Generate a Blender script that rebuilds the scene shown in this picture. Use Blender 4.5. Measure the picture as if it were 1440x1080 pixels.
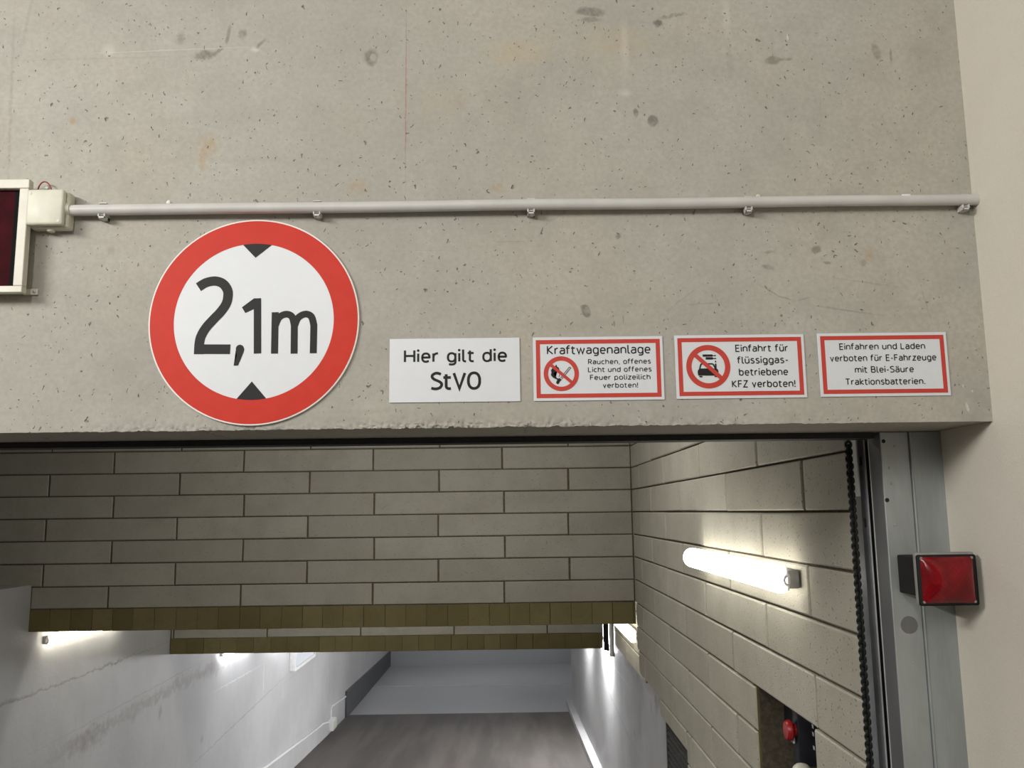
import bpy, bmesh, math, random
from mathutils import Vector, Matrix, noise
from math import sin, cos, pi, radians, atan, atan2, hypot

for o in list(bpy.data.objects):
    bpy.data.objects.remove(o)
SC = bpy.context.scene
COL = SC.collection

# ------------------------------------------------------------------ camera
F_PX, W_PX = 1225.0, 1440.0
psi, pit, rho = 0.0078, atan(180 / F_PX), 0.0126
fwd = Vector((sin(psi) * cos(pit), cos(psi) * cos(pit), sin(pit)))
r0 = Vector((cos(psi), -sin(psi), 0))
u0 = r0.cross(fwd)
cr = r0 * cos(rho) - u0 * sin(rho)
cu = u0 * cos(rho) + r0 * sin(rho)
cam_d = bpy.data.cameras.new('camera')
cam_d.sensor_fit = 'HORIZONTAL'
cam_d.sensor_width = 36.0
cam_d.lens = 36.0 * F_PX / W_PX
cam_d.clip_start = 0.05
cam = bpy.data.objects.new('camera', cam_d)
M = Matrix((cr, cu, -fwd)).transposed().to_4x4()
M.translation = Vector((0, 0, 2.0))
cam.matrix_world = M
COL.objects.link(cam)
SC.camera = cam

# ------------------------------------------------------------------ world, room lights, exposure
wd = bpy.data.worlds.new('world')
SC.world = wd
wd.use_nodes = True
wd.node_tree.nodes['Background'].inputs[0].default_value = (0.9, 0.93, 1.0, 1)
wd.node_tree.nodes['Background'].inputs[1].default_value = 0.04
SC.view_settings.view_transform = 'Standard'
SC.view_settings.look = 'None'
SC.view_settings.gamma = 1.0
SC.view_settings.use_curve_mapping = False
SC.view_settings.exposure = 0.0


def area(name, loc, target, sx, sy, power, col=(1, 1, 1)):
    """A rectangular area light turned towards a target."""
    d = bpy.data.lights.new(name, 'AREA')
    d.shape = 'RECTANGLE'
    d.size, d.size_y = sx, sy
    d.energy = power
    d.color = col
    o = bpy.data.objects.new(name, d)
    o.location = loc
    z = (Vector(loc) - Vector(target)).normalized()
    y = Vector((0, 1, 0)) if abs(z.y) < 0.95 else Vector((1, 0, 0))
    x = y.cross(z).normalized()
    y = z.cross(x)
    o.matrix_world = Matrix((x, y, z)).transposed().to_4x4()
    o.matrix_world.translation = Vector(loc)
    COL.objects.link(o)
    return o


WARM = (1.0, 0.975, 0.925)
area('hall_tube_left', (-2.9, -0.4, 3.5), (0.2, 1.9, 2.2), 0.14, 1.5, 89, WARM)
area('hall_tube_middle', (-0.9, -1.8, 4.0), (-0.6, 1.2, 1.5), 0.14, 1.5, 54, WARM)
area('hall_tube_right', (0.80, 0.15, 4.0), (0.75, 0.5, 0), 0.14, 1.4, 3.5, WARM)
area('hall_tube_rear', (-2.9, -4.4, 3.9), (-1.2, -2.0, 1.0), 0.14, 1.5, 44, WARM)
# added fill lights over the ramp, then ceiling tubes of the aisle at its foot
area('ramp_fill', (-0.6, 4.3, 3.15), (-0.6, 5.4, 0.4), 1.4, 0.14, 42, WARM)  # added to brighten the nearer cross wall, out of view above the lintel
area('ramp_fill_lower', (-1.3, 8.0, 3.1), (-1.3, 8.9, 0.4), 1.8, 0.6, 48, WARM)  # added to brighten the lower course of the farther cross wall
area('aisle_tube', (-0.75, 24.6, 1.15), (-0.75, 24.6, -2), 1.3, 0.14, 42, (.92, .96, 1.0))
area('side_aisle_tube', (4.5, 23.8, 1.15), (4.5, 23.8, -2), 1.3, 0.14, 30, (.92, .96, 1.0))

# ------------------------------------------------------------------ materials


class NT:
    def __init__(self, name):
        self.m = bpy.data.materials.new(name)
        self.m.use_nodes = True
        self.t = self.m.node_tree
        self.b = self.t.nodes['Principled BSDF']

    def n(self, ty, **kw):
        x = self.t.nodes.new(ty)
        for k, v in kw.items():
            setattr(x, k, v)
        return x

    def put(self, s, v):
        if isinstance(v, bpy.types.NodeSocket):
            self.t.links.new(v, s)
        elif isinstance(v, (tuple, list)) and len(v) == 3 and s.type == 'RGBA':
            s.default_value = (*v, 1)
        else:
            s.default_value = v

    def math(self, op, a, b=0.0, c=None, clamp=False):
        x = self.n('ShaderNodeMath', operation=op, use_clamp=clamp)
        self.put(x.inputs[0], a)
        self.put(x.inputs[1], b)
        if c is not None:
            self.put(x.inputs[2], c)
        return x.outputs[0]

    def mapr(self, v, a, b, c=0.0, d=1.0, smooth=True):
        x = self.n('ShaderNodeMapRange')
        if smooth:
            x.interpolation_type = 'SMOOTHSTEP'
        self.put(x.inputs[0], v)
        for i, q in enumerate((a, b, c, d)):
            x.inputs[i + 1].default_value = q
        return x.outputs[0]

    def mix(self, fac, a, b, mode='MIX'):
        x = self.n('ShaderNodeMix', data_type='RGBA', blend_type=mode)
        self.put(x.inputs[0], fac)
        self.put(x.inputs[6], a)
        self.put(x.inputs[7], b)
        return x.outputs[2]

    def pos(self):
        if not hasattr(self, '_p'):
            self._p = self.n('ShaderNodeNewGeometry').outputs['Position']
        return self._p

    def objc(self):
        if not hasattr(self, '_o'):
            self._o = self.n('ShaderNodeTexCoord').outputs['Object']
        return self._o

    def scaled(self, vec, s, off=(0, 0, 0)):
        x = self.n('ShaderNodeMapping')
        self.put(x.inputs[0], vec)
        x.inputs[3].default_value = s
        x.inputs[1].default_value = off
        return x.outputs[0]

    def noise(self, vec, scale, detail=3, rough=0.55, col=False):
        x = self.n('ShaderNodeTexNoise')
        self.put(x.inputs['Vector'], vec)
        x.inputs['Scale'].default_value = scale
        x.inputs['Detail'].default_value = detail
        x.inputs['Roughness'].default_value = rough
        return x.outputs['Color' if col else 'Fac']

    def voro(self, vec, scale, feature='F1', rnd=1.0):
        x = self.n('ShaderNodeTexVoronoi', feature=feature)
        self.put(x.inputs['Vector'], vec)
        x.inputs['Scale'].default_value = scale
        x.inputs['Randomness'].default_value = rnd
        return x

    def bump(self, h, dist, strength=1.0, normal=None):
        x = self.n('ShaderNodeBump')
        x.inputs['Distance'].default_value = dist
        x.inputs['Strength'].default_value = strength
        self.put(x.inputs['Height'], h)
        if normal is not None:
            self.put(x.inputs['Normal'], normal)
        return x.outputs[0]

    def set(self, **kw):
        for k, v in kw.items():
            self.put(self.b.inputs[k.replace('_', ' ')], v)
        return self.m


def plain(name, col, rough=0.5, metal=0.0, var=0.06, scale=40.0, bump=0.0, spec=0.5, coat=0.0):
    t = NT(name)
    nz = t.noise(t.objc(), scale, 4)
    c2 = tuple(max(0, q * (1 - var * 2.2)) for q in col)
    c = t.mix(t.mapr(nz, 0.3, 0.75), c2, col)
    kw = {}
    if bump:
        kw['Normal'] = t.bump(nz, bump)
    return t.set(Base_Color=c, Roughness=rough, Metallic=metal, Specular_IOR_Level=spec, Coat_Weight=coat, **kw)


def spots(t, base, P, ax, feats, warp):
    """Stains, patches and scratches with a place of their own on a wall.
    feats: (a, b, ra, rb, angle in degrees, colour, strength, softness); a, b in metres along the wall's axes."""
    sep = t.n('ShaderNodeSeparateXYZ')
    t.put(sep.inputs[0], P)
    wsep = t.n('ShaderNodeSeparateColor')
    t.put(wsep.inputs[0], warp)
    grit = t.mapr(t.noise(P, 45 if ax == (0, 2) else 14, 4, .7), .33, .62, .58, 1.1)
    for (a, b, ra, rb, ang, col, st, soft, wa) in feats:
        ua = t.math('ADD', sep.outputs[ax[0]], t.math('MULTIPLY_ADD', wsep.outputs[0], wa, -a - wa * .5))
        ub = t.math('ADD', sep.outputs[ax[1]], t.math('MULTIPLY_ADD', wsep.outputs[1], wa, -b - wa * .5))
        c, s = cos(radians(ang)), sin(radians(ang))
        x = t.math('ADD', t.math('MULTIPLY', ua, c / ra), t.math('MULTIPLY', ub, s / ra))
        y = t.math('ADD', t.math('MULTIPLY', ua, -s / rb), t.math('MULTIPLY', ub, c / rb))
        d = t.math('SQRT', t.math('ADD', t.math('MULTIPLY', x, x), t.math('MULTIPLY', y, y)))
        base = t.mix(t.math('MULTIPLY', t.mapr(d, 1.0 - soft, 1.0 + soft * .3, st, 0.0), grit), base, col)
    return base


def concrete():
    t = NT('raw_concrete')
    P = t.pos()
    big = t.noise(P, 1.3, 4, .6)
    mid = t.noise(P, 7.0, 5, .62)
    fine = t.noise(P, 90.0, 3, .6)
    hue = t.noise(t.scaled(P, (1, 1, 1), (3.1, 0, 7.7)), 2.1, 3)
    c = t.mix(t.mapr(big, .3, .7), (.398, .390, .350), (.465, .458, .415))
    c = t.mix(t.mapr(hue, .42, .66, 0, .8), c, (.47, .438, .375))
    c = t.mix(t.mapr(mid, .38, .72, 0, .55), c, (.365, .35, .314))
    blot = t.noise(t.scaled(P, (1, 1, 1), (9, 0, 4)), 4.2, 6, .7)
    c = t.mix(t.mapr(blot, .52, .70, 0, .35), c, (.30, .287, .255))
    c = t.mix(t.mapr(blot, .30, .44, .30, 0), c, (.52, .51, .475))
    c = t.mix(t.mapr(fine, .3, .7, 0, .42), c, (.33, .315, .28))
    hz = t.noise(t.scaled(P, (.6, 1, 9)), 3.0, 3)
    c = t.mix(t.mapr(hz, .56, .72, 0, .30), c, (.36, .34, .30))
    warp = t.noise(P, 48.0, 4, .7, True)
    wb = t.noise(P, 9.0, 3, .6, True)
    DK, RU, LT = (.17, .16, .14), (.40, .27, .13), (.66, .64, .60)
    feats = [
        (-.717, 3.107, .032, .012, 8, DK, .75, .5, .02), (-.685, 3.117, .014, .006, 35, DK, .6, .5, .02),
        (-.318, 3.096, .018, .024, 0, DK, .7, .45, .02), (-.312, 3.096, .009, .012, 0, (.40, .38, .34), .9, .5, .008),
        (.219, 3.211, .038, .014, -3, (.20, .185, .165), .8, .3, .02), (.222, 3.190, .030, .008, 0, (.2, .185, .165), .6, .5, .02),
        (.384, 3.179, .013, .012, 0, (.15, .13, .115), .8, .5, .02), (.42, 3.20, .04, .006, 10, DK, .5, .6, .03),
        (.362, 2.927, .014, .016, 0, DK, .8, .3, .012), (.322, 2.947, .007, .013, 5, DK, .7, .4, .008),
        (-.703, 2.874, .030, .035, 0, RU, .42, .8, .05), (-.715, 2.84, .012, .03, 0, RU, .45, .8, .04),
        (-.347, 2.77, .035, .024, 0, RU, .38, .9, .05), (-1.03, 2.94, .008, .012, 0, RU, .6, .7, .01),
        (.043, 3.104, .09, .045, 0, (.46, .38, .24), .45, .9, .08), (.286, 3.13, .10, .05, 0, (.46, .38, .24), .4, .9, .08),
        (-.147, 2.98, .06, .05, 0, (.45, .37, .26), .35, .9, .06), (-.10, 2.985, .016, .03, 10, (.36, .30, .25), .4, .7, .02),
        (-.012, 2.761, .03, .014, 0, RU, .35, .9, .03), (-1.13, 3.30, .03, .04, 0, RU, .4, .8, .03),
        (.190, 2.461, .011, .017, 20, DK, .75, .25, .006), (.183, 2.470, .008, .006, 0, DK, .6, .4, .006),
        (.66, 3.08, .020, .012, 5, (.22, .2, .17), .7, .4, .012), (.69, 3.082, .02, .005, 0, DK, .5, .5, .012),
        (.914, 3.10, .012, .024, 15, DK, .5, .5, .01), (.95, 3.09, .004, .022, -3, DK, .6, .6, .008),
        (.736, 2.603, .013, .010, 0, (.2, .175, .14), .7, .4, .012), (.62, 2.562, .018, .008, -15, DK, .5, .6, .02),
        (.625, 2.598, .012, .004, 5, DK, .5, .6, .01), (.76, 2.57, .010, .004, 0, DK, .5, .5, .01),
        (.86, 2.591, .012, .022, -20, (.42, .30, .18), .5, .7, .015), (.845, 2.57, .009, .010, 0, (.25, .17, .12), .5, .6, .012),
        (-.232, 2.99, .0018, .26, 0, (.36, .12, .09), .55, .6, .004),
        (-1.18, 2.99, .005, .28, 2, (.30, .28, .24), .45, .8, .012), (-1.155, 3.20, .006, .10, -8, (.30, .28, .24), .4, .8, .01),
        (.552, 3.20, .012, .07, 0, LT, .3, .8, .03), (.556, 3.08, .009, .06, 2, (.33, .31, .28), .5, .7, .02),
        (.30, 3.12, .012, .09, 0, LT, .25, .9, .04), (.297, 3.00, .02, .012, 0, LT, .35, .8, .02),
        (-.955, 3.12, .02, .02, 0, LT, .35, .8, .02), (-.60, 3.118, .015, .008, 0, LT, .5, .8, .02), (-.80, 3.12, .25, .0016, 2, LT, .35, .7, .006),
        (-.98, 3.10, .26, .003, 1, (.32, .3, .26), .35, .8, .01), (-.665, 3.16, .006, .03, -10, DK, .6, .6, .01), (-.63, 3.16, .012, .015, 0, (.2, .17, .12), .6, .6, .02),
        (-.71, 2.88, .05, .004, -62, (.32, .30, .27), .4, .7, .01), (-.78, 3.15, .012, .02, 0, DK, .4, .6, .02), (-.585, 3.135, .018, .005, 45, DK, .6, .5, .01),
        (.62, 2.505, .030, .0022, -32, (.24, .22, .19), .5, .6, .006), (.655, 2.487, .026, .002, -18, (.24, .22, .19), .55, .6, .006),
        (.70, 2.484, .022, .002, 14, (.26, .24, .21), .5, .6, .006), (.80, 2.455, .10, .0028, -9, (.25, .23, .20), .45, .7, .008),
        (.86, 2.52, .09, .0025, -9, (.27, .25, .22), .35, .7, .008), (.46, 2.475, .06, .002, 3, (.27, .25, .22), .4, .7, .006),
        (.42, 2.49, .06, .0025, 38, (.28, .26, .23), .35, .7, .006), (.985, 2.47, .0025, .06, 12, (.25, .23, .2), .35, .7, .006),
        (1.06, 2.225, .004, .014, 12, LT, .8, .5, .004), (1.055, 2.275, .002, .005, 20, LT, .8, .5, .003), (1.075, 2.262, .002, .003, 0, LT, .7, .5, .003),
        (.70, 3.14, .002, .010, 0, LT, .8, .5, .003), (.02, 2.63, .05, .001, 0, DK, .3, .6, .004), (-.18, 2.61, .10, .001, 0, (.27, .25, .22), .3, .6, .004),
        (.09, 2.655, .0016, .012, -20, (.08, .07, .06), .8, .5, .004), (.155, 2.555, .004, .003, 0, (.08, .07, .06), .7, .5, .004),
        (.27, 2.64, .007, .010, -20, DK, .6, .6, .01), (.276, 2.44, .0015, .012, 3, DK, .7, .5, .004), (.255, 2.43, .003, .008, 0, DK, .7, .5, .004),
        (-.155, 2.56, .004, .002, 10, (.08, .07, .06), .7, .5, .004), (-.92, 2.62, .012, .014, 20, (.32, .3, .26), .5, .5, .01),
        (.731, 2.735, .013, .010, 0, (.36, .29, .26), .5, .4, .003), (.731, 2.735, .010, .007, 0, (.40, .38, .34), .7, .4, .003),
    ]
    c = spots(t, c, P, (0, 2), feats, warp)
    # bug holes of three sizes, gated so that they gather in places
    wv = t.n('ShaderNodeMix', data_type='VECTOR')
    wv.inputs[0].default_value = .022
    t.put(wv.inputs[4], t.scaled(P, (1, 1, .8)))
    t.put(wv.inputs[5], t.noise(P, 60, 2, .5, True))
    pv = wv.outputs[1]
    hole = None
    for sc, r, lo, off in ((24, .080, .60, 0), (52, .12, .56, 4), (120, .18, .45, 9)):
        v = t.voro(t.scaled(pv, (1, .02, 1), (off, 0, off * 2)), sc)
        cs = t.n('ShaderNodeSeparateColor')
        t.put(cs.inputs[0], v.outputs['Color'])
        gate = t.mapr(t.noise(P, 3.2, 2), .40, .60, lo * .85, lo)
        rr = t.math('MULTIPLY', t.math('SUBTRACT', cs.outputs[0], gate), r / (1 - lo))
        h = t.mapr(t.math('SUBTRACT', v.outputs['Distance'], rr), -.05, .015, 1, 0)
        h = t.math('MULTIPLY', h, t.mapr(rr, .0, .03))
        hole = h if hole is None else t.math('MAXIMUM', hole, h)
    c = t.mix(t.math('MULTIPLY', hole, .6), c, (.10, .09, .075))
    hb = t.math('ADD', t.math('MULTIPLY', fine, .25), t.math('MULTIPLY', mid, .6))
    hb = t.math('SUBTRACT', hb, t.math('MULTIPLY', hole, 2.2))
    return t.set(Base_Color=c, Roughness=.82, Specular_IOR_Level=.3, Normal=t.bump(hb, .0016))


def block_mat(name, c0, c1, dark):
    t = NT(name)
    P = t.pos()
    at = t.n('ShaderNodeAttribute', attribute_name='tone').outputs['Fac']
    c = t.mix(at, c0, c1)
    c = t.mix(t.mapr(t.noise(P, 4, 4, .6), .35, .75, 0, .35), c, dark)
    grain = t.noise(P, 160, 3, .7)
    c = t.mix(t.mapr(grain, .42, .72, 0, .40), c, dark)
    patch = t.noise(P, 22, 4, .7)
    c = t.mix(t.mapr(patch, .55, .75, 0, .35), c, dark)
    v = t.voro(P, 70)
    cs = t.n('ShaderNodeSeparateColor')
    t.put(cs.inputs[0], v.outputs['Color'])
    pit = t.math('MULTIPLY', t.mapr(v.outputs['Distance'], .10, .26, 1, 0), t.mapr(cs.outputs[0], .84, .93))
    c = t.mix(t.math('MULTIPLY', pit, .45), c, (.10, .09, .06))
    h = t.math('SUBTRACT', grain, t.math('MULTIPLY', pit, 1.5))
    return t.set(Base_Color=c, Roughness=.9, Specular_IOR_Level=.2, Normal=t.bump(h, .002))


def plaster():
    t = NT('cream_plaster')
    P = t.pos()
    g = t.noise(P, 210, 3, .6)
    c = t.mix(t.mapr(t.noise(P, 2.2, 3), .35, .7), (.68, .640, .565), (.72, .68, .60))
    c = t.mix(t.mapr(g, .4, .8, 0, .25), c, (.58, .54, .465))
    return t.set(Base_Color=c, Roughness=.88, Specular_IOR_Level=.25, Normal=t.bump(g, .0012))


def white_paint():
    t = NT('white_painted_concrete')
    P = t.pos()
    c = t.mix(t.mapr(t.noise(P, .8, 4, .6), .3, .7), (.40, .395, .385), (.48, .478, .475))
    c = t.mix(t.mapr(t.noise(t.scaled(P, (1, 2.5, .5)), 3, 4, .65), .5, .8, 0, .4), c, (.40, .385, .36))
    # rows of board marks and knocks along the wall
    warp = t.noise(P, 9, 6, .75, True)
    DK = (.22, .20, .18)
    feats = [(7.3, .697, 2.4, .010, 0, DK, .55, .7, .10), (8.1, .70, .35, .022, 0, DK, .55, .8, .16), (6.6, .705, .5, .016, 0, DK, .4, .8, .12),
             (9.4, .20, 3.0, .075, 1, (.30, .27, .24), .62, .95, .45), (7.7, .14, .45, .10, 0, DK, .5, .9, .4), (10.9, .17, .8, .09, 0, DK, .55, .9, .35),
             (8.9, .30, 2.6, .008, 1.0, (.33, .31, .29), .5, .7, .06), (12.3, -.66, 2.6, .014, 3, (.28, .26, .24), .6, .7, .08),
             (15.5, -.64, 1.6, .012, 0, (.34, .33, .32), .5, .7, .06), (12.0, -.12, 1.2, .012, -1, (.74, .73, .72), .5, .8, .05),
             (13.17, -.36, .02, .30, 0, (.74, .73, .70), .6, .7, .12), (18.0, -1.2, .03, 1.2, 0, (.30, .30, .30), .4, .6, .03),
             (10.6, -.55, .06, .05, 0, DK, .4, .8, .1), (9.3, .02, .05, .08, 0, DK, .5, .8, .1), (11.0, -1.2, .10, .08, 0, DK, .4, .8, .2)]
    c = spots(t, c, P, (1, 2), feats, warp)
    h = t.math('ADD', t.noise(P, 25, 4, .6), t.math('MULTIPLY', t.noise(P, 4, 3), 2))
    return t.set(Base_Color=c, Roughness=.62, Specular_IOR_Level=.35, Normal=t.bump(h, .0018))


def asphalt():
    t = NT('ramp_asphalt')
    P = t.pos()
    track = t.noise(t.scaled(P, (1.3, .12, 1)), 2.2, 3)
    c = t.mix(t.mapr(track, .35, .65), (.050, .044, .038), (.098, .085, .074))
    c = t.mix(t.mapr(t.noise(P, 60, 3), .4, .7, 0, .35), c, (.115, .102, .088))
    return t.set(Base_Color=c, Roughness=.6, Specular_IOR_Level=.4, Normal=t.bump(t.noise(P, 140, 3), .003))


def painted_floor():
    t = NT('grey_coated_floor')
    P = t.pos()
    c = t.mix(t.mapr(t.noise(P, .5, 2, .5), .3, .7), (.34, .34, .34), (.37, .37, .37))
    r = .34
    return t.set(Base_Color=c, Roughness=r, Specular_IOR_Level=.6)


def steel(name, col, rough, metal=.75):
    t = NT(name)
    P = t.objc()
    big = t.noise(t.scaled(P, (1, 1, .35)), 9, 4, .6)
    c = t.mix(t.mapr(big, .35, .7), tuple(q * .82 for q in col), col)
    br = t.noise(t.scaled(P, (60, 60, 3)), 4, 3)
    c = t.mix(t.mapr(br, .45, .7, 0, .2), c, tuple(q * 1.15 for q in col))
    return t.set(Base_Color=c, Roughness=t.mapr(big, .3, .7, rough, rough + .14), Metallic=metal, Normal=t.bump(big, .0006))


def emit(name, col, strength, base=(.9, .9, .9)):
    t = NT(name)
    nz = t.noise(t.objc(), 6, 2)
    return t.set(Base_Color=base, Roughness=.4, Emission_Color=col, Emission_Strength=t.mapr(nz, .2, .8, strength * .94, strength * 1.06))


def red_lens():
    t = NT('red_lens')
    sep = t.n('ShaderNodeSeparateXYZ')
    t.put(sep.inputs[0], t.objc())
    # moulded ribs on the inside of the lens
    rib = t.math('ABSOLUTE', t.math('SINE', t.math('MULTIPLY', t.math('ADD', sep.outputs[0], sep.outputs[2]), 260.0)))
    rib2 = t.math('ABSOLUTE', t.math('SINE', t.math('MULTIPLY', t.math('SUBTRACT', sep.outputs[0], sep.outputs[2]), 260.0)))
    c = t.mix(t.mapr(t.noise(t.objc(), 22, 3), .3, .7), (.14, .003, .006), (.26, .005, .010))
    c = t.mix(t.math('MULTIPLY', t.math('MULTIPLY', rib, rib2), .35), c, (.10, .002, .004))
    return t.set(Base_Color=c, Roughness=.16, Specular_IOR_Level=.30, Coat_Weight=.12, Coat_Roughness=.04)


def rubber(name, col=(.012, .012, .013)):
    return plain(name, col, .7, 0, .1, 90, .001)


MC = concrete()
MB = block_mat('grey_wood_concrete_block', (.425, .405, .340), (.495, .475, .405), (.30, .28, .22))
MBF = block_mat('grey_lintel_block', (.355, .338, .288), (.415, .40, .342), (.25, .232, .185))
MO = block_mat('olive_block_face', (.155, .128, .056), (.215, .182, .088), (.10, .08, .034))
MMORT = plain('mortar', (.12, .10, .07), .95, 0, .2, 60, .002)
MPL = plaster()
MW = white_paint()
MASPH = asphalt()
MFL = painted_floor()
MDK = plain('dark_grey_plinth_paint', (.075, .075, .08), .5, 0, .1, 5)
MCEIL = plain('bare_ceiling', (.40, .39, .37), .9, 0, .1, 3)
M_WHITE = plain('white_sign_sheet', (.70, .728, .768), .38, 0, .01, 30)
M_RED = plain('red_sign_film', (.60, .034, .018), .5, 0, .03, 30, 0, .22)
M_REDB = plain('faded_red_sign_film', (.56, .062, .047), .5, 0, .03, 30, 0, .25)
M_BLACK = plain('black_sign_film', (.014, .013, .015), .5, 0, .05, 30, 0, .25)
M_EDGE = plain('sign_edge', (.85, .80, .78), .5, 0, .02, 30)
M_PVC = plain('grey_plastic_conduit', (.60, .59, .575), .42, 0, .05, 12, .0004)
M_JB = plain('cream_plastic', (.66, .655, .54), .45, 0, .06, 25, .0004)
M_FRAMEW = plain('cream_painted_metal', (.70, .67, .58), .45, 0, .06, 18)
M_SCR = plain('dark_red_screen', (.055, .004, .008), .6, 0, .2, 22, 0, .04)
M_SCRB = plain('black_screen_margin', (.010, .011, .010), .6, 0, .2, 22, 0, .04)
M_ST1 = steel('galvanised_sheet', (.45, .48, .48), .42, .55)
M_ST2 = steel('galvanised_angle', (.40, .43, .43), .48, .5)
M_ST3 = steel('dull_steel_return', (.25, .25, .26), .45, .7)
M_ALU = steel('aluminium_rail', (.30, .31, .33), .32, .85)
M_BRIGHT = steel('bright_edge', (.72, .73, .74), .3, .6)
M_RUB = rubber('black_rubber')
M_CHAIN = plain('blackened_chain', (.020, .022, .022), .5, .4, .2, 60)
M_LAMPG = plain('grey_lamp_plastic', (.30, .29, .28), .5, 0, .08, 30)
M_CAP = plain('pale_lamp_end_plastic', (.80, .78, .76), .3, 0, .06, 30)
M_CAP.node_tree.nodes['Principled BSDF'].inputs['Transmission Weight'].default_value = .7
M_LAMPD = plain('dark_gasket_and_shade', (.022, .022, .022), .7, 0, .1, 30, 0, .15)  # near-black, also painting in the shadow by the signal lamp and the pipe gap
M_LENS = red_lens()
M_SCREW = steel('steel_screw', (.45, .45, .45), .35, .8)
M_WPVC = plain('white_plastic', (.78, .78, .76), .45, 0, .04, 20)
M_BOX = plain('blue_black_switch_box', (.018, .019, .028), .45, 0, .15, 25)
M_REDP = plain('red_plastic_button', (.42, .015, .018), .35, 0, .08, 25)
M_GRILLE = plain('dark_grey_grille', (.085, .085, .085), .5, .3, .1, 20)
M_WIRE = plain('red_wire', (.33, .05, .04), .5, 0, .1, 30)
E_NEAR = emit('soft_white_tube_diffuser', (1.0, .96, .86), 8.5)
E_DIM = emit('dim_fill_diffuser', (1.0, .96, .86), 4.0)  # weak glow for the added lamp just inside the gate
E_MID = emit('warm_tube_diffuser', (1.0, .95, .80), 7.0)
E_HIGH = emit('bright_cool_tube_diffuser', (.95, .96, 1.0), 380.0)
E_WARM = emit('warm_white_tube_diffuser', (1.0, .95, .82), 11.0)
E_COOL = emit('cool_white_tube_diffuser', (.93, .95, 1.0), 30.0)

# ------------------------------------------------------------------ mesh helpers


def obj(name, bm, mat, parent=None, smooth=False, recalc=True):
    if recalc:
        bmesh.ops.recalc_face_normals(bm, faces=bm.faces)
    me = bpy.data.meshes.new(name)
    bm.to_mesh(me)
    bm.free()
    for m in (mat if isinstance(mat, (list, tuple)) else [mat]):
        me.materials.append(m)
    if smooth:
        for p in me.polygons:
            p.use_smooth = True
        try:
            me.set_sharp_from_angle(angle=radians(40))
        except Exception:
            pass
    o = bpy.data.objects.new(name, me)
    COL.objects.link(o)
    if parent is not None:
        o.parent = parent
    return o


def tag(o, label, cat, group=None, kind=None):
    o['label'] = label
    o['category'] = cat
    if group:
        o['group'] = group
    if kind:
        o['kind'] = kind
    return o


def thing(name, loc, label, cat, group=None):
    o = bpy.data.objects.new(name, None)
    o.empty_display_size = .05
    o.location = loc
    COL.objects.link(o)
    return tag(o, label, cat, group)


def struct(name, bm, mat, label, cat='wall', **kw):
    return tag(obj(name, bm, mat, **kw), label, cat, kind='structure')


def box(bm, x0, x1, y0, y1, z0, z1, bev=0.0, seg=2, mi=0):
    r = bmesh.ops.create_cube(bm, size=1.0)
    vs = r['verts']
    bmesh.ops.scale(bm, vec=(abs(x1 - x0), abs(y1 - y0), abs(z1 - z0)), verts=vs)
    bmesh.ops.translate(bm, vec=((x0 + x1) / 2, (y0 + y1) / 2, (z0 + z1) / 2), verts=vs)
    fs = {f for v in vs for f in v.link_faces}
    for f in fs:
        f.material_index = mi
    if bev > 0:
        es = list({e for v in vs for e in v.link_edges})
        bmesh.ops.bevel(bm, geom=es, offset=bev, segments=seg, affect='EDGES', profile=.5)
    return bm


def B(*a, **k):
    return box(bmesh.new(), *a, **k)


def tube(bm, pts, r, n=16, caps=True):
    pts = [Vector(p) for p in pts]
    rings = []
    up = None
    for i, p in enumerate(pts):
        a = pts[max(0, i - 1)]
        b = pts[min(len(pts) - 1, i + 1)]
        d = (b - a).normalized()
        if up is None:
            up = Vector((0, 0, 1)) if abs(d.z) < .9 else Vector((1, 0, 0))
        s = d.cross(up).normalized()
        up = s.cross(d).normalized()
        rings.append([bm.verts.new(p + (s * cos(2 * pi * k / n) + up * sin(2 * pi * k / n)) * r) for k in range(n)])
    for a, b in zip(rings, rings[1:]):
        for k in range(n):
            bm.faces.new((a[k], a[(k + 1) % n], b[(k + 1) % n], b[k]))
    if caps:
        bm.faces.new(rings[0][::-1])
        bm.faces.new(rings[-1])
    return bm


def lathe(bm, prof, axis='Y', c=(0, 0, 0), n=64):
    """prof: (radius, offset along the axis)."""
    rings = []
    for r, h in prof:
        ring = []
        for k in range(n):
            a = 2 * pi * k / n
            q = (r * cos(a), h, r * sin(a)) if axis == 'Y' else ((h, r * cos(a), r * sin(a)) if axis == 'X' else (r * cos(a), r * sin(a), h))
            ring.append(bm.verts.new((q[0] + c[0], q[1] + c[1], q[2] + c[2])))
        rings.append(ring)
    for a, b in zip(rings, rings[1:]):
        for k in range(n):
            bm.faces.new((a[k], a[(k + 1) % n], b[(k + 1) % n], b[k]))
    if prof[0][0] > 1e-6:
        bm.faces.new(rings[0])
    if prof[-1][0] > 1e-6:
        bm.faces.new(rings[-1][::-1])
    return bm


def prism(bm, pts, y0, y1):
    """A polygon in the XZ plane, extruded along Y from y0 (front) to y1."""
    a = [bm.verts.new((x, y0, z)) for x, z in pts]
    b = [bm.verts.new((x, y1, z)) for x, z in pts]
    bm.faces.new(a)
    bm.faces.new(b[::-1])
    n = len(pts)
    for i in range(n):
        bm.faces.new((a[i], b[i], b[(i + 1) % n], a[(i + 1) % n]))
    return bm


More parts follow.
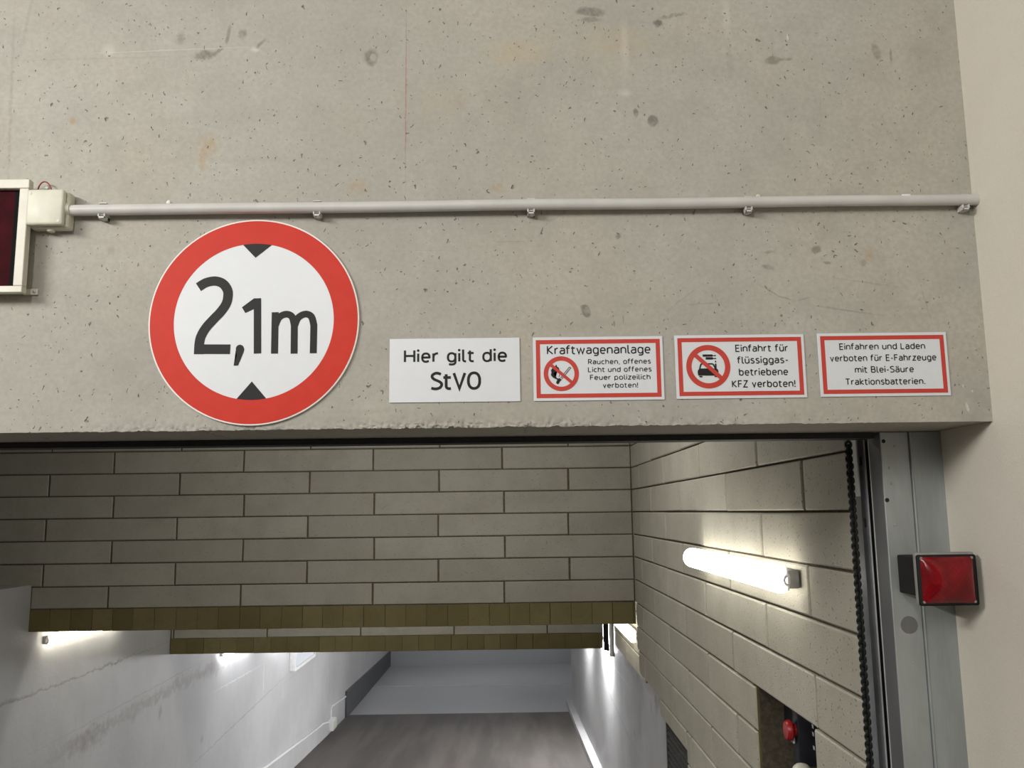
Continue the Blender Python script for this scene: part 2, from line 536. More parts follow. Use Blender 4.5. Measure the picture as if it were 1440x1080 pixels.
def annulus(bm, r0, r1, y0, y1, cx=0.0, cz=0.0, n=96):
    A = [[bm.verts.new((cx + r * cos(2 * pi * k / n), y, cz + r * sin(2 * pi * k / n))) for k in range(n)] for r, y in ((r0, y1), (r0, y0), (r1, y0), (r1, y1))]
    for p, q in zip(A, A[1:]):
        for k in range(n):
            bm.faces.new((p[k], p[(k + 1) % n], q[(k + 1) % n], q[k]))
    return bm


FILM = [0]


def film(y):
    """Each printed stroke lies a few hundredths of a millimetre above the one before."""
    FILM[0] = (FILM[0] + 1) % 12
    return y - FILM[0] * .00002


def ribbon(bm, pts, w, y, ext=True, closed=False):
    """A stroke of width w through pts in the XZ plane, as a thin printed film at depth y."""
    y = film(y)
    P = [Vector((p[0], p[1])) for p in pts]
    q = [P[0]]
    for p in P[1:]:
        if (p - q[-1]).length > 1e-6:
            q.append(p)
    P = q
    if closed and (P[0] - P[-1]).length < 1e-6:
        P.pop()
    n = len(P)
    if ext and not closed:
        P[0] = P[0] + (P[0] - P[1]).normalized() * w / 2
        P[-1] = P[-1] + (P[-1] - P[-2]).normalized() * w / 2
    L, R = [], []
    for i in range(n):
        if closed:
            a, b = P[i - 1], P[(i + 1) % n]
        else:
            a, b = P[max(0, i - 1)], P[min(n - 1, i + 1)]
        d1 = (P[i] - a).normalized() if (P[i] - a).length > 1e-9 else (b - P[i]).normalized()
        d2 = (b - P[i]).normalized() if (b - P[i]).length > 1e-9 else d1
        n1, n2 = Vector((-d1.y, d1.x)), Vector((-d2.y, d2.x))
        m = n1 + n2
        if m.length < 1e-6:
            m = n1
        m.normalize()
        k = 1.0 / max(.42, m.dot(n1))
        L.append(P[i] + m * w / 2 * k)
        R.append(P[i] - m * w / 2 * k)
    vf = [(bm.verts.new((l.x, y, l.y)), bm.verts.new((r.x, y, r.y))) for l, r in zip(L, R)]
    rng = range(n) if closed else range(n - 1)
    for i in rng:
        a, b = vf[i], vf[(i + 1) % n]
        bm.faces.new((a[0], b[0], b[1], a[1]))
    return bm


def disc(bm, cx, cz, r, y, n=20):
    y = film(y)
    bm.faces.new([bm.verts.new((cx + r * cos(2 * pi * k / n), y, cz + r * sin(2 * pi * k / n))) for k in range(n)])


def poly(bm, pts, y):
    y = film(y)
    f = bm.faces.new([bm.verts.new((x, y, z)) for x, z in pts])
    bmesh.ops.triangulate(bm, faces=[f])


# ------------------------------------------------------------------ lettering: a stroke alphabet in units of the cap height


def arc(cx, cy, rx, ry, a0, a1, n=14, e=1.0):
    out = []
    for i in range(n + 1):
        a = radians(a0 + (a1 - a0) * i / n)
        c, s = cos(a), sin(a)
        out.append((cx + rx * math.copysign(abs(c) ** e, c), cy + ry * math.copysign(abs(s) ** e, s)))
    return out


def spl(cp, n=7):
    out = []
    P = [cp[0]] + list(cp) + [cp[-1]]
    for i in range(1, len(P) - 2):
        p0, p1, p2, p3 = P[i - 1], P[i], P[i + 1], P[i + 2]
        for k in range(n):
            t = k / n
            out.append(tuple(.5 * (2 * p1[j] + (p2[j] - p0[j]) * t + (2 * p0[j] - 5 * p1[j] + 4 * p2[j] - p3[j]) * t * t + (3 * p1[j] - p0[j] - 3 * p2[j] + p3[j]) * t ** 3) for j in (0, 1)))
    out.append(cp[-1])
    return out


XH = .72
E_ = .86   # squareness of bowls


def bowl(cx=.235, rx=.235, a0=0, a1=360):
    return arc(cx, XH / 2, rx, XH / 2, a0, a1, 28, E_)


def arch(x, w):
    return [(x, .45)] + arc(x + w / 2, .42, w / 2, XH - .42, 180, 0, 16, E_) + [(x + w, 0)]


A_STEM = [(.03, .64)] + arc(.21, .47, .21, .25, 115, 0, 12, E_) + [(.42, 0)]
A_BOWL = [(.42, .42), (.2, .42)] + arc(.19, .21, .19, .21, 90, 270, 14, E_) + [(.28, .02), (.42, .15)]
S_CAP = spl([(.46, .93), (.33, .995), (.20, 1.0), (.06, .90), (.03, .76), (.12, .62), (.27, .53), (.43, .42), (.50, .27), (.42, .08), (.24, 0), (.10, .01), (-.01, .05)])
S_LOW = spl([(.33, .67), (.24, .72), (.12, .715), (.02, .62), (.04, .48), (.17, .39), (.31, .30), (.36, .18), (.28, .03), (.14, 0), (0, .05)])
U_L = [(0, XH), (0, .28)] + arc(.2, .28, .2, .28, 180, 270, 10, E_) + [(.27, 0), (.42, .16)]
DOT, LINE = 'dot', 'line'
GL = {
    'H': (.58, [[(0, 0), (0, 1)], [(.58, 0), (.58, 1)], [(0, .52), (.58, .52)]]),
    'i': (.0, [[(0, 0), (0, XH)], (DOT, 0, .98)]),
    'e': (.46, [[(.02, .37), (.45, .37)] + arc(.235, XH / 2, .225, XH / 2, 4, 300, 26, E_) + [(.42, .05)]]),
    'r': (.28, [[(0, 0), (0, XH)], [(0, .42)] + arc(.26, .44, .25, XH - .44, 180, 84, 10)]),
    'g': (.46, [bowl(.23, .23), [(.46, XH), (.46, -.06)] + arc(.25, -.06, .21, .2, 0, -90, 8) + [(.06, -.24)]]),
    'l': (.11, [[(0, 1.03), (0, .16)] + arc(.13, .15, .13, .15, 180, 270, 8) + [(.18, 0)]]),
    't': (.28, [[(.07, .93), (.07, .17)] + arc(.21, .17, .14, .17, 180, 270, 8) + [(.30, .01)], [(-.07, XH), (.30, XH)]]),
    'd': (.46, [bowl(.23, .23), [(.46, 1.03), (.46, 0)]]),
    'b': (.46, [bowl(.23, .23), [(0, 1.03), (0, 0)]]),
    'p': (.46, [bowl(.23, .23), [(0, XH), (0, -.27)]]),
    'o': (.48, [bowl(.24, .24)]),
    'c': (.38, [arc(.235, XH / 2, .235, XH / 2, 55, 305, 22, E_)]),
    'n': (.45, [[(0, 0), (0, XH)], arch(0, .45)]),
    'h': (.45, [[(0, 0), (0, 1.03)], arch(0, .45)]),
    'm': (.76, [[(0, 0), (0, XH)], arch(0, .38), arch(.38, .38)]),
    'u': (.44, [U_L + [(.44, .2)], [(.44, XH), (.44, 0)]]),
    'ü': (.44, [U_L + [(.44, .2)], [(.44, XH), (.44, 0)], (DOT, .10, .97), (DOT, .34, .97)]),
    'a': (.42, [A_STEM, A_BOWL]),
    'ä': (.42, [A_STEM, A_BOWL, (DOT, .09, .97), (DOT, .33, .97)]),
    's': (.36, [S_LOW]),
    'f': (.26, [[(.05, 0), (.05, .80)] + arc(.22, .82, .17, .2, 180, 95, 8) + [(.29, 1.015)], [(-.08, XH), (.27, XH)]]),
    'w': (.72, [[(0, XH), (.18, 0), (.36, .68), (.54, 0), (.72, XH)]]),
    'v': (.42, [[(0, XH), (.21, 0), (.42, XH)]]),
    'k': (.42, [[(0, 0), (0, 1.03)], [(.40, XH), (.03, .36), (.42, 0)]]),
    'z': (.38, [[(.02, XH), (.38, XH), (0, 0), (.40, 0)]]),
    'S': (.48, [S_CAP]),
    'V': (.54, [[(0, 1), (.27, 0), (.54, 1)]]),
    'O': (.56, [arc(.28, .5, .28, .5, 0, 360, 32, .88)]),
    'K': (.50, [[(0, 0), (0, 1)], [(.47, 1), (.04, .52), (.50, 0)]]),
    'R': (.48, [[(0, 0), (0, 1), (.22, 1)] + arc(.22, .73, .24, .27, 90, -90, 14, E_) + [(0, .46)], [(.22, .46), (.48, 0)]]),
    'B': (.50, [[(0, 0), (0, 1), (.22, 1)] + arc(.22, .76, .22, .24, 90, -90, 12, E_) + [(0, .52)], [(.2, .52)] + arc(.24, .26, .25, .26, 90, -90, 14, E_) + [(0, 0)]]),
    'L': (.40, [[(0, 1), (0, 0), (.40, 0)]]),
    'F': (.40, [[(0, 0), (0, 1), (.42, 1)], [(0, .52), (.37, .52)]]),
    'E': (.42, [[(.43, 1), (0, 1), (0, 0), (.43, 0)], [(0, .52), (.38, .52)]]),
    'T': (.54, [[(0, 1), (.54, 1)], [(.27, 1), (.27, 0)]]),
    'Z': (.46, [[(.02, 1), (.46, 1), (0, 0), (.48, 0)]]),
    '-': (.24, [[(0, .38), (.24, .38)]]),
    ',': (.06, [[(.05, .04), (-.02, -.17)]]),
    '.': (.04, [(DOT, .02, .03)]),
    '!': (.04, [[(.02, 1), (.02, .32)], (DOT, .02, .03)]),
    ' ': (.14, []),
}


def text_line(bm, s, x0, x1, zb, cap, y, w=.145, track=.10):
    """One line of lettering from x0 to x1 on the baseline zb."""
    x, st = 0.0, []
    for ch in s:
        adv, strokes = GL[ch]
        st.append((x, strokes))
        x += adv + w + track
    total = x - track - w
    sy = cap * (1 - w)
    sx = (x1 - x0 - w * cap) / total
    ww = w * cap
    ox, oz = x0 + ww / 2, zb + ww / 2
    for gx, strokes in st:
        for k in strokes:
            if k[0] == DOT:
                disc(bm, ox + (gx + k[1]) * sx, oz + k[2] * sy, ww * .60, y)
            else:
                ribbon(bm, [(ox + (gx + p[0]) * sx, oz + p[1] * sy) for p in k], ww, y, ext=False)
    return bm


# ------------------------------------------------------------------ structure: the hall in front
YF = 1.98            # face of the concrete lintel wall
ZS = 2.192           # its soffit
XP = 1.116           # plaster wall
random.seed(7)


def lintel():
    bm = bmesh.new()
    x0, x1 = -5.0, XP
    xs = [x0 + .05 * i for i in range(70)]
    xs = [x for x in xs if x < -1.5]
    n = 900
    xs += [-1.5 + (x1 + 1.5) * i / n for i in range(n + 1)]
    rows = [.060, .040, .030, .024, .019, .015, .011, .008, .005, .0025, 0.0]
    grid = []
    for j, h in enumerate(rows):
        k = max(0.0, 1 - h / .034) ** 1.3
        line = []
        for x in xs:
            gr = max(.12, min(1.0, .5 + 1.6 * noise.noise(Vector((x * 2.3, 1.7, 0)))))
            if -.62 < x < -.05 or .3 < x < .55:
                gr = min(1.25, gr + .45)
            p = Vector((x * 130, h * 140, 3.3))
            q = noise.noise(p) * .6 + noise.noise(p * 2.3) * .4
            big = noise.noise(Vector((x * 22, 9.1, h * 20)))
            dy = k * gr * (.0075 * q + .005 * max(0, big) + .0022)
            dz = 0.0
            if h < .009:
                e = noise.noise(Vector((x * 60, 5.5, 0))) * .6 + noise.noise(Vector((x * 190, 2.5, 0))) * .5
                dz = max(-.0008, (e * .0045 + .0012 * max(0, big) * 3) * gr) * (1 - h / .009)
            line.append(bm.verts.new((x, YF + dy, ZS + h + dz)))
        grid.append(line)
    top = [bm.verts.new((x, YF, 4.3)) for x in xs]
    grid.insert(0, top)
    # underside
    for yy, j in ((YF + .006, 0), (YF + .02, 1), (2.30, 2)):
        grid.append([bm.verts.new((x, yy, ZS + (0.0004 if j else .0006) + (.0012 * noise.noise(Vector((x * 4, yy * 40, 0))) if j == 1 else 0))) for x in xs])
    grid.append([bm.verts.new((x, 2.30, 4.3)) for x in xs])
    for a, b in zip(grid, grid[1:]):
        for i in range(len(xs) - 1):
            bm.faces.new((a[i], a[i + 1], b[i + 1], b[i]))
    for i in range(len(xs) - 1):
        bm.faces.new((grid[-1][i], grid[-1][i + 1], grid[0][i + 1], grid[0][i]))
    bm.faces.new([g[0] for g in grid])
    bm.faces.new([g[-1] for g in grid][::-1])
    o = struct('wall_front', bm, MC, 'raw concrete wall with the signs, ending in a crumbled edge above the gate opening')
    for p in o.data.polygons:
        p.use_smooth = True
    o.data.set_sharp_from_angle(angle=radians(35))
    return o


lintel()
bm = B(XP, XP + .3, -6.2, 2.45, -.2, 4.3)
struct('wall_right', bm, MPL, 'cream plastered side wall at the right of the gate opening')
struct('wall_left', B(-5.3, -5.0, -6.2, 2.3, -.2, 4.3), MPL, 'plastered wall on the far left of the hall')
struct('wall_back', B(-5.3, XP + .3, -6.5, -6.2, -.2, 4.3), MPL, 'plastered wall behind the viewer')
struct('ceiling', B(-5.3, XP + .3, -6.5, 2.3, 4.3, 4.5), MCEIL, 'bare ceiling of the hall', 'ceiling')
struct('wall_pier', B(-5.3, -3.62, 2.30, 2.5, -.2, 4.3), MC, 'concrete pier at the left side of the gate opening')

# ramp floor: one profile in depth
PROF = [(-6.5, 0), (2.3, 0), (3.4, -.12), (6.68, -.98), (9.5, -1.58), (11.5, -1.92), (13, -2.03), (15, -2.12), (17.5, -2.26), (20.1, -2.385)]


def strip_floor(name, prof, x0, x1, mat, label, th=.2):
    bm = bmesh.new()
    a = [[bm.verts.new((x, y, z)) for y, z in prof] for x in (x0, x1)]
    b = [[bm.verts.new((x, y, z - th)) for y, z in prof] for x in (x0, x1)]
    n = len(prof)
    for i in range(n - 1):
        bm.faces.new((a[0][i], a[1][i], a[1][i + 1], a[0][i + 1]))
        bm.faces.new((b[0][i], b[0][i + 1], b[1][i + 1], b[1][i]))
        for k in (0, 1):
            bm.faces.new((a[k][i], a[k][i + 1], b[k][i + 1], b[k][i]))
    for i in (0, n - 1):
        bm.faces.new((a[0][i], b[0][i], b[1][i], a[1][i]))
    return struct(name, bm, mat, label, 'floor')


strip_floor('floor', PROF, -5.3, XP + .9, MASPH, 'dark asphalt ramp leading down into the garage')
strip_floor('floor_landing', [(20.1, -2.385), (23.5, -2.44), (23.53, -2.47), (23.57, -2.47), (23.6, -2.44), (27.2, -2.50)], -3.9, 8.0, MFL,
            'light grey coated floor at the foot of the ramp')


def fz(y):
    P = PROF + [(23.5, -2.44), (27.2, -2.50)]
    for (a, za), (b, zb) in zip(P, P[1:]):
        if a <= y <= b:
            return za + (zb - za) * (y - a) / (b - a)
    return 0


# ------------------------------------------------------------------ structure: block walls
def blocks(name, rects, plane, mats, label, back=.05, proud=.0, bev=.005):
    """rects: (a0, a1, z0, z1, material). plane 'X': the wall faces -X at x = proud; 'Y': it faces -Y at y = proud.
    Each block is a chamfered slab standing 7 mm in front of the mortar bed."""
    bm = bmesh.new()
    lay = bm.faces.layers.float.new('tone_f')
    for (a0, a1, z0, z1, mi) in rects:
        g, gz = (.0012, .001) if mi == 1 else (.0085 if plane == 'X' else .0062, .0042)
        tone = random.random()
        dep = proud + random.uniform(0, .0022)
        sk = random.uniform(-.0012, .0012)

        def pt(a, d, z):
            return (d, a, z) if plane == 'X' else (a, d, z)
        b = bev if mi == 0 else .0025
        jj = [random.uniform(-.0012, .0012) for _ in range(8)]
        outer = [(a0 + g + jj[0], z0 + gz + jj[1]), (a1 - g + jj[2], z0 + gz + jj[3]), (a1 - g + jj[4], z1 - gz + jj[5]), (a0 + g + jj[6], z1 - gz + jj[7])]
        cx, cz = (a0 + a1) / 2, (z0 + z1) / 2
        inner = [(x + math.copysign(b, cx - x), z + math.copysign(b, cz - z)) for x, z in outer]
        vi = [bm.verts.new(pt(x, dep + (sk if k in (0, 3) else -sk), z)) for k, (x, z) in enumerate(inner)]
        vo = [bm.verts.new(pt(x, dep + b * .8, z)) for x, z in outer]
        vb = [bm.verts.new(pt(x, dep + back, z)) for x, z in outer]
        fs = [bm.faces.new(vi)]
        for k in range(4):
            q = (k + 1) % 4
            fs.append(bm.faces.new((vi[k], vi[q], vo[q], vo[k])))
            fs.append(bm.faces.new((vo[k], vo[q], vb[q], vb[k])))
        fs.append(bm.faces.new(vb[::-1]))
        for f in fs:
            f.material_index = mi
            f[lay] = tone
    bmesh.ops.recalc_face_normals(bm, faces=bm.faces)
    tones = None
    bm.faces.ensure_lookup_table()
    tones = [f[lay] for f in bm.faces]
    o = obj(name, bm, mats, recalc=False)
    at = o.data.attributes.new('tone', 'FLOAT', 'FACE')
    at.data.foreach_set('value', tones)
    tag(o, label, 'wall', kind='structure')
    return o


def mortar(parent, name, bm):
    o = obj(name, bm, MMORT, parent)
    return o


C0, CH = 1.32, .1675
YW1, YW2 = 6.68, 9.48


def rows(a0, a1, z0, z1, off, mi=0, L=1.0):
    """Blocks of one course between a0 and a1, butt joints at off + k*L."""
    out = []
    k = math.floor((a0 - off) / L)
    while off + k * L < a1 - 1e-6:
        s, e = max(a0, off + k * L), min(a1, off + (k + 1) * L)
        if e - s > .03:
            out.append((s, e, z0, z1, mi))
        k += 1
    return out


# first cross wall
R = []
for k in range(0, 11):
    z = C0 + CH * k
    off = (-.02 if k % 2 == 0 else -.51) + random.uniform(-.012, .012)
    R += rows(-3.56 if k == 0 else -5.0, .955, z + (.005 if k == 0 else 0), z + CH, off, 0, .987)
x = -3.56
while x < .955:
    wdt = .156 + random.uniform(-.006, .006)
    R.append((x, min(.955, x + wdt), 1.163, C0 + .003, 1))
    x += wdt
w1 = blocks('wall_cross', R, 'Y', [MBF, MO], 'nearer block wall spanning the ramp, with a row of olive block faces along its bottom edge', .05, YW1)
mortar(w1, 'mortar_bed', box(box(bmesh.new(), -3.56, .955, YW1 + .009, YW1 + .16, 1.168, 3.2), -5.0, -3.56, YW1 + .009, YW1 + .16, 1.56, 3.2))
# second cross wall
R = rows(-3.555, 1.0, .722, .885, -.57, 0, .985)
for k in range(1, 5):
    R += rows(-3.555, 1.0, .722 + CH * k, .722 + CH * (k + 1), -.57 + .5 * (k % 2))
x = -3.555
while x < .99:
    wdt = .1735 + random.uniform(-.004, .004)
    R.append((x, min(1.0, x + wdt), .566, .724, 1))
    x += wdt
w2 = blocks('wall_cross_far', R, 'Y', [MBF, MO], 'farther and lower block wall spanning the ramp, showing one lit course over olive block faces', .05, YW2)
mortar(w2, 'mortar_bed', B(-3.555, 1.0, YW2 + .009, YW2 + .16, .572, 1.55))

# right block wall, nearer stretch, with the niche and the grille opening
NY0, NY1, NZ = 2.86, 3.506, C0 - .006        # niche
GY0, GY1, GZ = 4.93, 5.735, .712             # grille
R = []
for k in range(-9, 10):
    z0, z1 = C0 + CH * k, C0 + CH * (k + 1)
    off = (.815 if k % 2 == 0 else .325) + random.uniform(-.012, .012)
    segs = []
    if k >= 0:
        segs = [(2.44, YW1 + .06)]
    elif k >= -3:
        segs = [(2.44, NY0), (NY1, 6.66 if k > -3 else 6.60)]
    else:
        segs = [(2.44, NY0), (NY1, GY0), ]
        if z1 > GZ + .01:
            segs.append((GY0, GY1 + .02))
    for a, b in segs:
        if k < -3 and a == GY0:
            R += rows(a, b, GZ, z1, off)
        else:
            R += rows(a, b, max(z0, -.2), z1, off)
wr = blocks('wall_tunnel_right', R, 'X', [MB], 'grey block wall on the right side of the ramp, next to the gate rail', .05, .955)
bm = box(bmesh.new(), .970, 1.115, 2.44, YW1 + .06, C0, 3.2)
box(bm, .970, 1.115, NY1, 6.655, C0 - 3 * CH + .003, C0)
box(bm, .970, 1.115, NY1, GY0, -.6, C0 - 3 * CH + .003)
box(bm, .970, 1.115, GY0, GY1 + .02, GZ + .004, C0 - 3 * CH + .003)
box(bm, .970, 1.115, 2.46, NY0, -.2, C0)
mortar(wr, 'mortar_bed', bm)
# right block wall beyond the first cross wall
R = []
for k in range(-1, 6):
    z0 = .86 + CH * k
    R += rows(YW1 + .17, 8.72, z0 if k > -1 else .702, z0 + CH, .46 + .5 * (k % 2))
wrf = blocks('wall_tunnel_right_far', R, 'X', [MB], 'short block wall on the right between the two cross walls', .05, 1.035)
mortar(wrf, 'mortar_bed', B(1.044, 1.2, YW1 + .17, 8.715, .706, 1.85))

# niche lining (cut olive faces), side bay behind it, roof over the ramp
bm = bmesh.new()
box(bm, .962, 1.62, NY1 + .004, NY1 + .06, .2, C0 - .004)
box(bm, 1.56, 1.62, NY0, NY1 + .004, .2, C0 - .004)
box(bm, 1.116, 1.62, NY0 - .06, NY0, .2, C0 - .004)
box(bm, 1.116, 1.62, NY0 - .06, NY1 + .06, C0 - .004, C0 + .06)
nl = obj('wall_niche', bm, MO)
tag(nl, 'olive lining of the niche cut into the right block wall', 'niche', kind='structure')
struct('ceiling_ramp', B(-5.3, 2.3, 2.3, 9.7, 3.2, 3.4), MCEIL, 'bare ceiling over the upper part of the ramp', 'ceiling')
struct('ceiling_garage', B(-5.3, 8.0, 9.64, 27.4, 1.2, 1.4), MCEIL, 'bare ceiling over the lower part of the ramp', 'ceiling')

# white walls
XL = -3.56
bm = box(bmesh.new(), XL - .25, XL, 2.5, YW1 + .17, -2.7, 1.505)
box(bm, XL - .25, XL, YW1 + .17, YW2 + .2, -2.7, 1.9)
box(bm, XL - .25, XL, YW2 + .2, 27.2, -2.7, 1.2)
struct('wall_tunnel_left', bm, MW, 'white painted concrete wall with board marks along the left of the ramp')
struct('wall_upper_left', B(-5.3, -5.0, 2.5, YW1 + .2, -.2, 3.2), MC, 'concrete wall set back above the white wall')
XRW = 1.455
struct('wall_garage_right', B(XRW, XRW + .25, 5.78, 21.0, -2.7, 1.2), MW, 'white painted wall at the lower right of the ramp lit in streaks')
struct('wall_return_right', B(1.06, XRW + .25, 5.755, 5.80, -1.2, .70), MW, 'short return wall between grille and white wall')
struct('wall_garage_back', B(-3.9, 8.0, 26.95, 27.2, -2.7, 1.2), MFL, 'light grey wall at the far end below the ramp')
struct('wall_garage_side', B(7.8, 8.0, 21.0, 27.0, -2.7, 1.2), MW, 'white wall of the side aisle below the ramp')
struct('wall_garage_aisle', B(XRW + .25, 8.0, 20.8, 21.0, -2.7, 1.2), MW, 'white wall closing the side aisle')
bm = bmesh.new()
for i in range(30):
    y0 = 6.0 + .5 * i
    q = [(XRW - .135, y0), (XRW, y0), (XRW, y0 + .5), (XRW - .135, y0 + .5)]
    lo = [bm.verts.new((x, y, fz(y) - .05)) for x, y in q]
    hi = [bm.verts.new((x, y, fz(y) + .10)) for x, y in q]
    bm.faces.new(hi)
    bm.faces.new(lo[::-1])
    for k in range(4):
        bm.faces.new((lo[k], lo[(k + 1) % 4], hi[(k + 1) % 4], hi[k]))
struct('trim_1', bm, MW, 'white kerb along the foot of the lower right wall', 'kerb')
bm = bmesh.new()
pl = [(19.75, fz(19.75)), (26.95, fz(26.9)), (26.95, fz(26.9) + .42), (19.75, fz(19.75) + .55)]
a = [bm.verts.new((XL + .045, y, z)) for y, z in pl]
b = [bm.verts.new((XL - .02, y, z)) for y, z in pl]
bm.faces.new(a)
bm.faces.new(b[::-1])
for k in range(4):
    bm.faces.new((a[k], b[k], b[(k + 1) % 4], a[(k + 1) % 4]))
struct('trim_2', bm, MDK, 'dark grey plinth at the foot of the left wall by the landing', 'plinth')

# ------------------------------------------------------------------ round height limit sign
SX, SZ, SR = -.5792, 2.4444, .2435
sg = thing('height_limit_sign', (SX, YF, SZ), 'round white height limit sign with red rim reading 2,1m on the concrete wall', 'sign')
bm = lathe(bmesh.new(), [(SR, -.001), (SR, -.0045), (SR - .0012, -.006), (0.0, -.006)], 'Y', n=128)
obj('plate', bm, M_EDGE, sg)
bm = bmesh.new()
disc(bm, 0, 0, SR * .7605, -.0064, 128)
obj('white_face', bm, M_WHITE, sg)
bm = annulus(bmesh.new(), SR * .757, SR * .9835, -.0067, -.0062, n=128)
obj('red_rim', bm, M_RED, sg)


def rp(px, py_):
    """Place on the round sign, in metres from its centre."""
    return ((px - 552 + .031 * (py_ - 540)) / 487 * .2433, -(py_ - 540 + .0145 * (px - 552)) / 472 * .2415)


for pts in ([(497, 184), (560, 246), (629, 184)], [(472, 884), (543, 817), (611, 884)]):
    p = [rp(*q) for q in pts]
    if p[1][1] < p[0][1]:
        edge = [(r * cos(a), r * sin(a)) for r, a in [(SR * .757, radians(99.5 - 21 * i / 10)) for i in range(11)]]
        p = [edge[-1], p[1], edge[0]] + edge[1:-1]
    else:
        edge = [(r * cos(a), r * sin(a)) for r, a in [(SR * .757, radians(-100.5 + 21 * i / 10)) for i in range(11)]]
        p = [edge[-1], p[1], edge[0]] + edge[1:-1]
    bm = bmesh.new()
    poly(bm, p, -.0069)
    obj('black_triangle', bm, M_BLACK, sg)
bm = bmesh.new()
two = [(295, 385), (330, 364), (372, 356), (408, 368), (430, 398), (432, 430), (424, 462), (400, 498), (365, 535), (330, 575), (308, 615), (301, 650), (300, 672), (445, 671)]
tp = spl(two[:-2], 6) + [two[-2]]
ribbon(bm, [rp(*q) for q in tp], .0222, -.0069, ext=False)
ribbon(bm, [rp(*q) for q in [(278, 671), (444, 671)]], .0225, -.0069, ext=False)
poly(bm, [rp(*q) for q in [(277, 694), (279, 650), (324, 650), (322, 694)]], -.0069)
ribbon(bm, [rp(*q) for q in [(569, 690), (569, 436)]], .0170, -.0069, ext=False)
poly(bm, [rp(*q) for q in [(553, 436), (586, 435), (586, 470), (513, 504), (497, 478)]], -.0069)
c0 = rp(488, 668)
disc(bm, c0[0], c0[1], .0092, -.0069)
poly(bm, [rp(*q) for q in [(470, 672), (509, 668), (505, 685), (480, 745), (460, 746), (474, 700)]], -.0069)
for path in ([(647, 690), (651, 500)],):
    ribbon(bm, [rp(*q) for q in path], .0160, -.0069, ext=False)
ribbon(bm, [rp(*q) for q in spl([(652, 560), (668, 525), (700, 509), (728, 520), (739, 560)], 6) + [(737, 690)]], .0160, -.0069, ext=False)
ribbon(bm, [rp(*q) for q in spl([(741, 560), (757, 525), (790, 508), (818, 520), (829, 560)], 6) + [(825, 688)]], .0160, -.0069, ext=False)
obj('lettering', bm, M_BLACK, sg)

# ------------------------------------------------------------------ four small signs
SGW, SGH, SGT = .300, .1485, .003


def sign(x0, ztop, label, border=True):
    t = thing('notice_sign', (x0, YF, ztop - SGH), label, 'sign', 'small notice signs on the concrete wall')
    obj('plate', B(0, SGW, -SGT, -.0006, 0, SGH, .0005, 1), M_WHITE, t)
    if border:
        bm = bmesh.new()
        m, w = .0066, .0097
        o_ = [(m, m), (SGW - m, m), (SGW - m, SGH - m), (m, SGH - m)]
        i_ = [(m + w, m + w), (SGW - m - w, m + w), (SGW - m - w, SGH - m - w), (m + w, SGH - m - w)]
        vo = [bm.verts.new((x, -SGT - .0003, z)) for x, z in o_]
        vi = [bm.verts.new((x, -SGT - .0003, z)) for x, z in i_]
        for k in range(4):
            bm.faces.new((vo[k], vo[(k + 1) % 4], vi[(k + 1) % 4], vi[k]))
        obj('red_border', bm, M_REDB, t)
    return t


YT = -SGT - .0004


def letters(t, lines):
    bm = bmesh.new()
    for (s, a, b, d, cap, w, tr) in lines:
        text_line(bm, s, a, b, SGH - d, cap, YT, w, tr)
    obj('lettering', bm, M_BLACK, t)


def ring(t, cx, cz, r0, r1, ang, wid):
    bm = annulus(bmesh.new(), r0, r1, YT - .0002, YT, cx, cz, 72)
    c, s = cos(radians(ang)), sin(radians(ang))
    rr = (r0 + r1) / 2
    ribbon(bm, [(cx - rr * c, cz - rr * s), (cx + rr * c, cz + rr * s)], wid, YT - .0006, ext=False)
    obj('prohibition_ring', bm, M_REDB, t)


s1 = sign(-.2658, 2.3988, 'plain white notice sign without a border, reading Hier gilt die StVO', False)
letters(s1, [('Hier gilt die', .0330, .2705, .0568, .0318, .155, .085), ('StVO', .0935, .2104, .1207, .0425, .150, .02)])
s2 = sign(.0648, 2.3988, 'red bordered notice sign headed Kraftwagenanlage with a struck-out flame and match')
letters(s2, [('Kraftwagenanlage', .0320, .2712, .0408, .0212, .135, .09),
             ('Rauchen, offenes', .1264, .2712, .0648, .0123, .150, .10), ('Licht und offenes', .1258, .2722, .0832, .0123, .150, .10),
             ('Feuer polizeilich', .1300, .2690, .1013, .0123, .150, .10), ('verboten!', .1590, .2400, .1200, .0123, .150, .10)])


def q2(px, py_):
    return (.0642 + ((px - 500) - (-.05) * (py_ - 627) * 0) / 10.28 * .3 / 182.5, SGH - .0856 - (py_ - 627 + .017 * (px - 500)) / 10.28 * .148 / 89.3)


bm = bmesh.new()
for pts in ([(430, 492), (414, 520), (392, 532), (374, 548), (352, 580), (362, 618), (350, 648), (376, 682), (412, 702), (446, 716), (470, 703), (430, 688), (398, 655), (392, 628), (408, 606), (440, 600), (466, 600), (476, 580), (466, 545), (454, 535), (456, 562), (440, 525)],
            [(422, 764), (430, 735), (446, 708), (468, 690), (486, 700), (504, 716), (478, 738), (462, 770), (442, 780)]):
    poly(bm, [q2(*q) for q in pts], YT - .0003)
for a, b in (((488, 690), (618, 530)), ((505, 704), (634, 546)), ((468, 676), (474, 640)), ((618, 530), (642, 546))):
    ribbon(bm, [q2(*a), q2(*b)], .0013, YT - .0003, ext=False)
obj('flame_and_match_pictogram', bm, M_BLACK, s2)
ring(s2, .0642, SGH - .0856, .0303, .0405, -41, .0072)
s3 = sign(.3925, 2.3998, 'red bordered notice sign with a struck-out car below two gas bottles')
letters(s3, [('Einfahrt für', .1398, .2625, .0407, .0172, .145, .09), ('flüssiggas-', .1435, .2610, .0683, .0172, .145, .09),
             ('betriebene', .1454, .2590, .0963, .0172, .145, .09), ('KFZ verboten!', .1280, .2745, .1238, .0172, .145, .09)])


